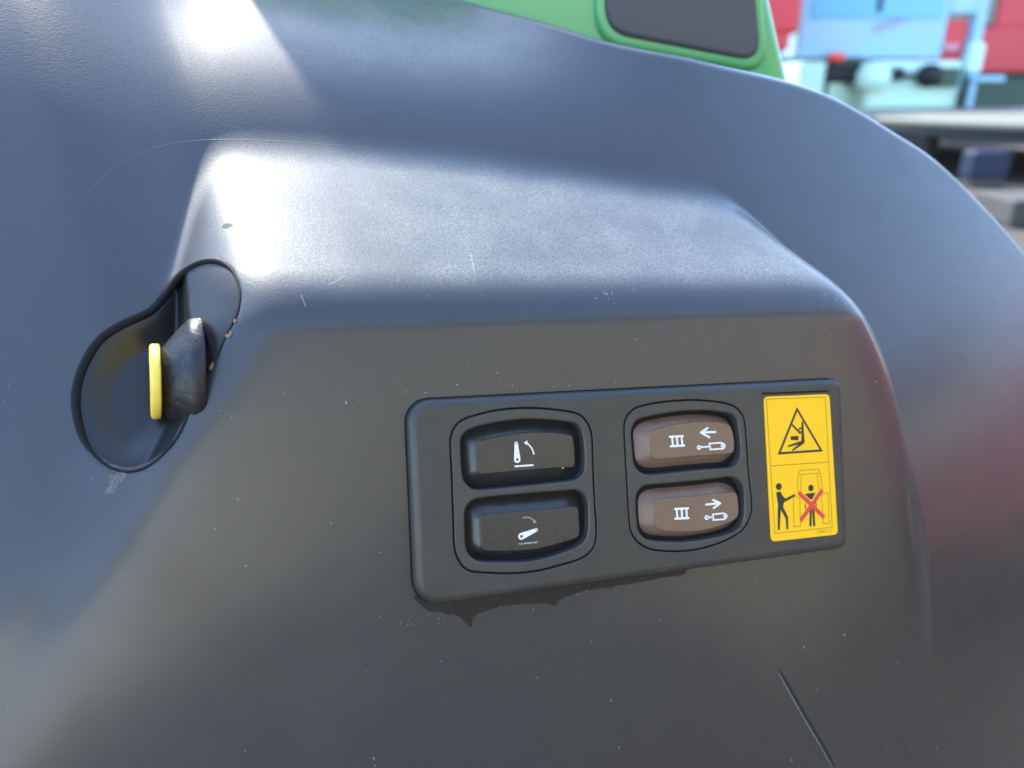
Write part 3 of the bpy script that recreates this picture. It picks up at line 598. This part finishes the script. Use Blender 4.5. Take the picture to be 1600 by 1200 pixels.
# black strip put in for the shaded groove above the sticker pocket
k = Ink(5.02, thick=0.2); Qo = ccw(dq); top2 = sorted(range(4), key=lambda i: -Qo[i][1])[:2]
a, b = sorted([Qo[i] for i in top2], key=lambda p: p[0])
k.line([a+np.array([-0.3, 1.3]), b+np.array([-0.6, 1.3])], 0.7); k.build('pocket_groove_line', M_GAP, panel)
A = T['decal_art']; DN = 5.33
def ink(name, m_, fn, thick=0.03):
    k_ = Ink(DN, step=0.004, thick=thick); fn(k_); return k_.build(name, m_, decal)
ink('border_line', M_LINE, lambda k: k.line(A['border'], 0.28, closed=True))
ink('divider_line', M_LINE, lambda k: k.line(A['divider'], 0.3, cap=False))
def tri(k):
    P = np.array(A['triangle']); k.poly(offset(ccw(P), 0)*0+ccw(P), hole=None)
def tri_ring(k):
    P = ccw(np.array(A['triangle'])); c = P.mean(0); k.poly(c+(P-c)*1.0, hole=c+(P-c)*0.855)
ink('warning_triangle', M_INK, tri_ring)
def fall(k):
    d = A['fall']; k.line(d['torso'], 0.9, w2=1.7); k.line(d['arm'], 0.8); k.line(d['leg1'], 1.3, w2=0.7); k.line(d['leg2'], 1.3, w2=0.7); k.disc(d['head'], 1.15, 0.55); k.line(d['block'], 1.5, w2=1.9, cap=False)
ink('falling_figure', M_INK, fall)
def oper(k):
    d = A['operator']; k.disc(d['head'], 1.45); k.poly(np.array(d['torso'])); k.line(d['arm'], 1.5, w2=0.9); k.line(d['leg1'], 1.6, w2=0.9); k.line(d['leg2'], 1.6, w2=0.9)
ink('operator_figure', M_INK, oper)
def trac(k):
    for z_ in A['tractor']: k.line(z_, 0.26)
ink('tractor_outline', M_LINE, trac)
def byst(k):
    d = A['bystander']; k.disc(d['head'], 1.35); k.poly(np.array(d['torso'])); k.line(d['leg1'], 1.1); k.line(d['leg2'], 1.1); k.line(d['sash'], 0.5); k.line(d['sash2'], 0.5)
ink('bystander_figure', M_INK, byst)
def cross(k):
    k.n += 0.05; k.line(A['cross'][0], 1.75, cap=False); k.line(A['cross'][1], 1.75, cap=False)
ink('red_cross', M_RED, cross)
def foot(k):
    k.line(A['footnote'], 0.14, closed=True)
    for z_ in A['scrib']: k.line(z_, 0.3)
ink('footnote', M_LINE, foot)

# ------------------------------------------------------------------ what stands behind the fender
def box(B, x0, x1, y0, y1, z0, z1, bev=0.0):
    bm = bmesh.new(); bmesh.ops.create_cube(bm, size=1)
    for v_ in bm.verts: v_.co = Vector(((x0+x1)/2+v_.co.x*(x1-x0), (y0+y1)/2+v_.co.y*(y1-y0), (z0+z1)/2+v_.co.z*(z1-z0)))
    if bev: bmesh.ops.bevel(bm, geom=list(bm.edges), offset=bev, segments=4, profile=0.5, affect='EDGES')
    bm.verts.index_update(); B.add([tuple(v_.co) for v_ in bm.verts], [tuple(v_.index for v_ in f_.verts) for f_ in bm.faces]); bm.free()
def part(name, m_, parent, *boxes, smooth=False):
    B = Builder()
    for b_ in boxes: box(B, *b_)
    return B.build(name, m_, parent, smooth=smooth, merge=False, scale=1.0)
M_GREEN = mat('green_paint', (0.11, 0.40, 0.145), 0.3, 0.5)
M_LENS = mat('dark_lamp_lens', (0.075, 0.072, 0.080), 0.55, 0.4)
gm = Matrix.Translation((0.0, 0.52, 1.50))
lamp = empty('lamp_housing', gm)
tag(lamp, 'green painted lamp housing with dark grey lens standing behind the fender rim', 'lamp')
def rslab(name, quad, y0, y1, r, e, m_, parent):
    """rounded-corner slab facing -y, outline given as four (x, z) corners"""
    P = round_quad(np.array(quad), r); n_ = len(P); rings = [np.c_[offset(P, -e-0.0008)[:, 0], np.full(n_, y0), offset(P, -e-0.0008)[:, 1]]]
    for a in np.linspace(0, math.pi/2, 7): q_ = offset(P, -e+e*math.sin(a)); rings.append(np.c_[q_[:, 0], np.full(n_, y0+e-e*math.cos(a)), q_[:, 1]])
    rings.append(np.c_[P[:, 0], np.full(n_, y1), P[:, 1]])
    B = Builder(); B.loft(rings); pv_, F_ = fill(ccw(rings[0][:, [0, 2]])); B.add(np.c_[pv_[:, 0], np.full(len(pv_), y0), pv_[:, 1]], F_); return B.build(name, m_, parent, scale=1.0)
rslab('housing', [(-0.212, -0.08), (0.205, -0.03), (0.135, 0.156), (-0.198, 0.274)], 0.0, 0.05, 0.024, 0.014, M_GREEN, lamp)  # unseen upper left outline shaped to throw the shadow edge across the fender
rslab('bezel', [(0.050, 0.067), (0.160, 0.049), (0.144, 0.124), (0.049, 0.134)], -0.005, 0.03, 0.020, 0.004, M_GREEN, lamp)
rslab('lens', [(0.056, 0.073), (0.154, 0.056), (0.140, 0.118), (0.055, 0.128)], -0.008, 0.02, 0.016, 0.003, M_LENS, lamp)

M_VAN = mat('pale_blue_paint', (0.28, 0.52, 0.66), 0.5, 0.4, var=(0.8, 0.6, (0.40, 0.52, 0.70)))
M_SKIRT = mat('pale_mint_paint', (0.55, 0.80, 0.68), 0.5, 0.4, var=(1.2, 0.5, (0.42, 0.72, 0.70)))
M_DARK = mat('dark_rubber', (0.015, 0.018, 0.02), 0.6, 0.3)
M_REDP = mat('red_paint', (0.60, 0.050, 0.065), 0.45, 0.4, var=(0.7, 0.6, (0.50, 0.03, 0.05)))
M_GLASS = mat('grey_glass', (0.10, 0.115, 0.115), 0.3, 0.5)
M_DGREEN = mat('dark_green_steel', (0.03, 0.075, 0.055), 0.5, 0.4)
M_CREAM = mat('cream_paint', (0.17, 0.175, 0.145), 0.7, 0.2)
M_NAVY = mat('navy_matt', (0.012, 0.02, 0.05), 0.6, 0.3)
M_GREYB = mat('grey_concrete', (0.075, 0.072, 0.068), 0.8, 0.2)
M_TAIL = mat('red_tail_lamp', (0.75, 0.06, 0.04), 0.3, 0.5)

van = empty('delivery_truck', Matrix.Translation((8.0, 18, 0)))
tag(van, 'pale blue box truck with red lettering, parked beside the red machines', 'truck')
part('box_body', M_VAN, van, (-1.9, 1.25, 0, 3.2, 1.84, 4.2, 0.06))
part('pillar', M_VAN, van, (1.83, 2.05, 0.0, 0.3, 1.2, 4.2, 0.03))
part('header', M_VAN, van, (1.252, 1.828, 0.0, 0.3, 2.72, 4.2, 0.03))
part('skirt', M_SKIRT, van, (-0.36, 1.65, -0.25, 2.0, 0.68, 1.80, 0.12))
part('rear_skirt', M_SKIRT, van, (-1.85, -1.28, -0.25, 1.0, 0.5, 1.78, 0.05))
part('mudguard', M_DARK, van, (-1.3, -0.5, -0.3, 0.4, 1.35, 1.75, 0.08))
part('tail_lamp', M_TAIL, van, (-1.25, -0.95, -0.36, -0.1, 1.78, 1.95, 0.05))
part('hitch', M_DARK, van, (0.0, 0.35, -0.42, -0.2, 1.40, 1.66, 0.07), (0.33, 0.72, -0.40, -0.3, 1.45, 1.54, 0.02))
def wheel(name, x, y, z, r, w, parent, m_):
    bm = bmesh.new(); bmesh.ops.create_cone(bm, cap_ends=True, segments=28, radius1=r, radius2=r, depth=w)
    bmesh.ops.rotate(bm, verts=bm.verts, cent=(0, 0, 0), matrix=Matrix.Rotation(math.pi/2, 3, 'X')); bmesh.ops.translate(bm, verts=bm.verts, vec=(x, y, z))
    bmesh.ops.bevel(bm, geom=list(bm.edges), offset=r*0.12, segments=2, affect='EDGES')
    return bm_obj(name, bm, m_, parent, smooth=True)
wheel('spare_wheel', 0.86, -0.4, 1.50, 0.24, 0.25, van, M_DARK)
part('toolbox', M_DGREEN, van, (1.1, 1.5, -0.42, -0.2, 1.28, 1.66, 0.02))
for x_ in (-1.4, 0.7): wheel('wheel', x_, 1.0, 0.45, 0.45, 0.28, van, M_DARK)
part('side_window', mat('blue_window', (0.12, 0.40, 0.60), 0.3, 0.5), van, (-1.7, 1.1, -0.03, 0.1, 2.62, 4.0, 0.02))
part('window_post', M_DARK, van, (-0.32, -0.22, -0.06, 0.1, 2.75, 4.0, 0.01))
part('awning_arm', M_SKIRT, van, (1.70, 2.02, -0.3, 0.0, 1.55, 2.15, 0.08))
part('foot_strut', M_VAN, van, (1.80, 1.98, -0.3, -0.1, 0.85, 1.55, 0.03))
part('step_bar', M_VAN, van, (1.9, 2.5, -0.4, -0.25, 1.38, 1.50, 0.03))
part('hose', M_DARK, van, (1.62, 1.72, -0.5, -0.4, 0.75, 1.45, 0.03))
wheel('water_tank', -0.35, -0.1, 1.48, 0.30, 1.2, van, M_SKIRT)
part('ladder_rail', M_REDP, van, (1.28, 1.75, 0.1, 0.2, 1.95, 2.6, 0.02))
part('ladder_rail', mat('pink_primer', (0.62, 0.28, 0.36), 0.5, 0.3), van, (1.26, 1.60, -0.02, 0.09, 2.0, 2.14, 0.01))
# faint red handwriting on the box side
k = Builder(); xs = np.linspace(0, 1, 60)
for i in range(59):
    def pt(s_): return (-0.32+s_*0.75, 2.40+s_*0.28+0.07*math.sin(s_*38)+0.03*math.sin(s_*91))
    (x0, z0), (x1, z1) = pt(xs[i]), pt(xs[i+1]); w_ = 0.022
    k.add([(x0, -0.012, z0-w_), (x1, -0.012, z1-w_), (x1, -0.012, z1+w_), (x0, -0.012, z0+w_), (x0, 0.01, z0-w_), (x1, 0.01, z1-w_), (x1, 0.01, z1+w_), (x0, 0.01, z0+w_)], [(0, 1, 2, 3), (0, 4, 5, 1), (3, 2, 6, 7)])
k.build('lettering', mat('faded_red_paint', (0.34, 0.14, 0.22), 0.5, 0.3), van, smooth=False, merge=False, scale=1.0)

redm = empty('red_harvester', Matrix.Translation((11.6, 20.5, 0)))
tag(redm, 'large red farm machine with grey cab window, right behind the truck', 'harvester')
part('body', M_REDP, redm, (-1.8, 3.5, 0, 3.0, 1.55, 2.6, 0.08))
part('cab', M_REDP, redm, (0.12, 2.6, 0.1, 2.4, 2.55, 4.4, 0.08))
part('cab_window', M_GLASS, redm, (-0.55, 0.1, 0.1, 2.0, 2.62, 4.2, 0.03))
part('pipe', M_GREYB, redm, (-1.6, -0.6, -0.03, 0.15, 2.30, 2.55, 0.04))
part('chassis', M_DGREEN, redm, (-2.4, 3.6, 0.3, 2.5, 0.7, 1.52, 0.05))
for x_ in (-1.2, 2.6): wheel('wheel', x_, 0.9, 0.75, 0.75, 0.5, redm, M_DARK)
redl = empty('red_loader', Matrix.Translation((5.2, 16.5, 0)))
tag(redl, 'narrow red machine end between the green lamp housing and the pale truck', 'machine')
part('body', M_REDP, redl, (-0.55, 0.42, 0, 2.0, 2.25, 4.2, 0.12), (-0.45, 0.28, 0.05, 1.8, 1.95, 2.35, 0.1))
part('leg', M_DARK, redl, (-0.05, 0.18, 0.2, 0.5, 0.0, 2.0, 0.03))
part('leg', M_DARK, redl, (-0.40, -0.2, 0.9, 1.3, 0.0, 2.0, 0.03))

# dark belt of trees closing the view behind the machines
hx = np.linspace(-10, 62, 180); hz = np.linspace(0, 1, 22); V = []; F = []
for i, x_ in enumerate(hx):
    top = 6.5+1.6*math.sin(x_*0.7)+0.9*math.sin(x_*1.9+1)
    for j, t_ in enumerate(hz):
        a = t_*math.pi*0.5
        V.append((x_+random.uniform(-0.2, 0.2), 34-1.8*math.cos(a)+random.uniform(-0.35, 0.35), top*math.sin(a)+random.uniform(-0.25, 0.25)*(j > 0)))
F = [(i*22+j, (i+1)*22+j, (i+1)*22+j+1, i*22+j+1) for i in range(179) for j in range(21)]
hedge = mesh_obj('far_tree_belt', V, F, mat('dark_foliage', (0.035, 0.06, 0.03), 0.8, 0.2, var=(1.5, 0.9, (0.06, 0.09, 0.045))), None, smooth=False, scale=1.0)
tag(hedge, 'dark green belt of trees far behind the parked machines', 'trees'); hedge['kind'] = 'stuff'
plat = empty('round_platform', Matrix.Translation((9.6, 14.6, 0)))
tag(plat, 'cream round platform with a black edge band standing on dark legs', 'platform')
def drum(name, r, z0, z1, m_, parent, K=72, bev=0.0):
    B = Builder(); c_ = [(math.cos(2*math.pi*i/K), math.sin(2*math.pi*i/K)) for i in range(K)]
    B.loft([[(r*x_-bev*x_, r*y_-bev*y_, z1) for x_, y_ in c_], [(r*x_, r*y_, z1-bev) for x_, y_ in c_], [(r*x_, r*y_, z0) for x_, y_ in c_]], True, True)
    return B.build(name, m_, parent, smooth=False, scale=1.0)
drum('top', 3.4, 0.76, 0.86, M_CREAM, plat, bev=0.03)
drum('edge_band', 3.44, 0.62, 0.78, M_DARK, plat)
for a in (3.6, 4.4, 5.2, 1.0, 2.2): part('leg', M_DARK, plat, (3.0*math.cos(a)-0.1, 3.0*math.cos(a)+0.1, 3.0*math.sin(a)-0.1, 3.0*math.sin(a)+0.1, 0.0, 0.60, 0.02))
navy_box = empty('low_navy_box', Matrix.Translation((6.9, 11.6, 0)) @ Matrix.Rotation(0.2, 4, 'Z'))  # navy box over a grey base
tag(navy_box, 'low navy box over a grey base on the ground beyond the fender', 'navy_box')
part('grey_base', M_GREYB, navy_box, (-0.28, 0.28, -0.12, 0.12, 0.0, 0.14, 0.02)); part('navy_top', M_NAVY, navy_box, (-0.31, 0.31, -0.15, 0.15, 0.13, 0.52, 0.05))
blk = empty('concrete_block', Matrix.Translation((5.6, 8.6, 0)))
tag(blk, 'grey concrete block lying on the ground near the navy box', 'block')
part('block_body', M_GREYB, blk, (-0.25, 0.9, -0.3, 0.5, 0.0, 0.30, 0.04)); part('lifting_eye', M_DARK, blk, (0.0, 0.16, -0.36, -0.2, 0.05, 0.34, 0.03))

# ------------------------------------------------------------------ unseen stand-in walls, added to be mirrored in the glossy plastic
M_WALL = mat('tan_standin_wall', (0.40, 0.35, 0.225), 0.7, 0.3, var=(0.6, 0.6, (0.33, 0.29, 0.19)))
standin = empty('standin_walls', Matrix.Translation((5.0, -5.0, 0)) @ Matrix.Rotation(math.radians(45), 4, 'Z'))
tag(standin, 'unseen tan stand-in walls added for the fender to mirror', 'reflector')
part('wall', M_WALL, standin, (-2.8, 9.0, -6.0, 0, 0.0, 5.6, 0))
part('reflection_panel', mat('pale_grey_reflection', (0.80, 0.78, 0.72), 0.7, 0.3), standin, (-10.5, -4.602, -6.0, -0.1, 0.0, 5.6, 0))  # pale panels added out of view for the light band in the reflection
part('reflection_panel', mat('cream_reflection', (0.66, 0.58, 0.41), 0.7, 0.3), standin, (-4.6, -2.802, -6.0, -0.15, 0.0, 5.6, 0))
rp = np.array([(-8.5, 0), (1.2, 0), (0.2, 1.9), (-1.4, 2.75), (-3.3, 2.1), (-5.5, 0.9), (-8.5, 0.1)])
B = Builder(); B.loft([np.c_[rp[:, 0], np.full(7, y_), rp[:, 1]] for y_ in (0.02, 0.6)], True, True)
B.build('reflection_wedge', mat('dark_reflection_wedge', (0.085, 0.086, 0.088), 0.8, 0.2), standin, smooth=False, scale=1.0)  # unseen wedge added to mirror as the dark area below the pale band
part('roof', M_GREYB, standin, (-10.7, 9.3, -6.4, 0.4, 5.602, 5.85, 0))
trl = empty('farm_trailer', Matrix.Translation((5.6, 0.6, 0)))
tag(trl, 'red high sided farm trailer parked to the right of the fender', 'trailer')
part('body', mat('faded_red_paint', (0.38, 0.10, 0.11), 0.6, 0.3), trl, (0, 2.2, -2.6, 2.0, 1.3, 3.0, 0.03)); part('chassis', M_DARK, trl, (0.3, 1.9, -2.7, 2.4, 0.9, 1.298, 0.02))
for y_ in (-1.4, 0.9):
    bm = bmesh.new(); bmesh.ops.create_cone(bm, cap_ends=True, segments=32, radius1=0.5, radius2=0.5, depth=0.35)
    bmesh.ops.rotate(bm, verts=bm.verts, cent=(0, 0, 0), matrix=Matrix.Rotation(math.pi/2, 3, 'Y')); bmesh.ops.translate(bm, verts=bm.verts, vec=(0.2, y_, 0.5))
    bmesh.ops.bevel(bm, geom=list(bm.edges), offset=0.05, segments=2, affect='EDGES'); bm_obj('wheel', bm, M_DARK, trl, smooth=True)
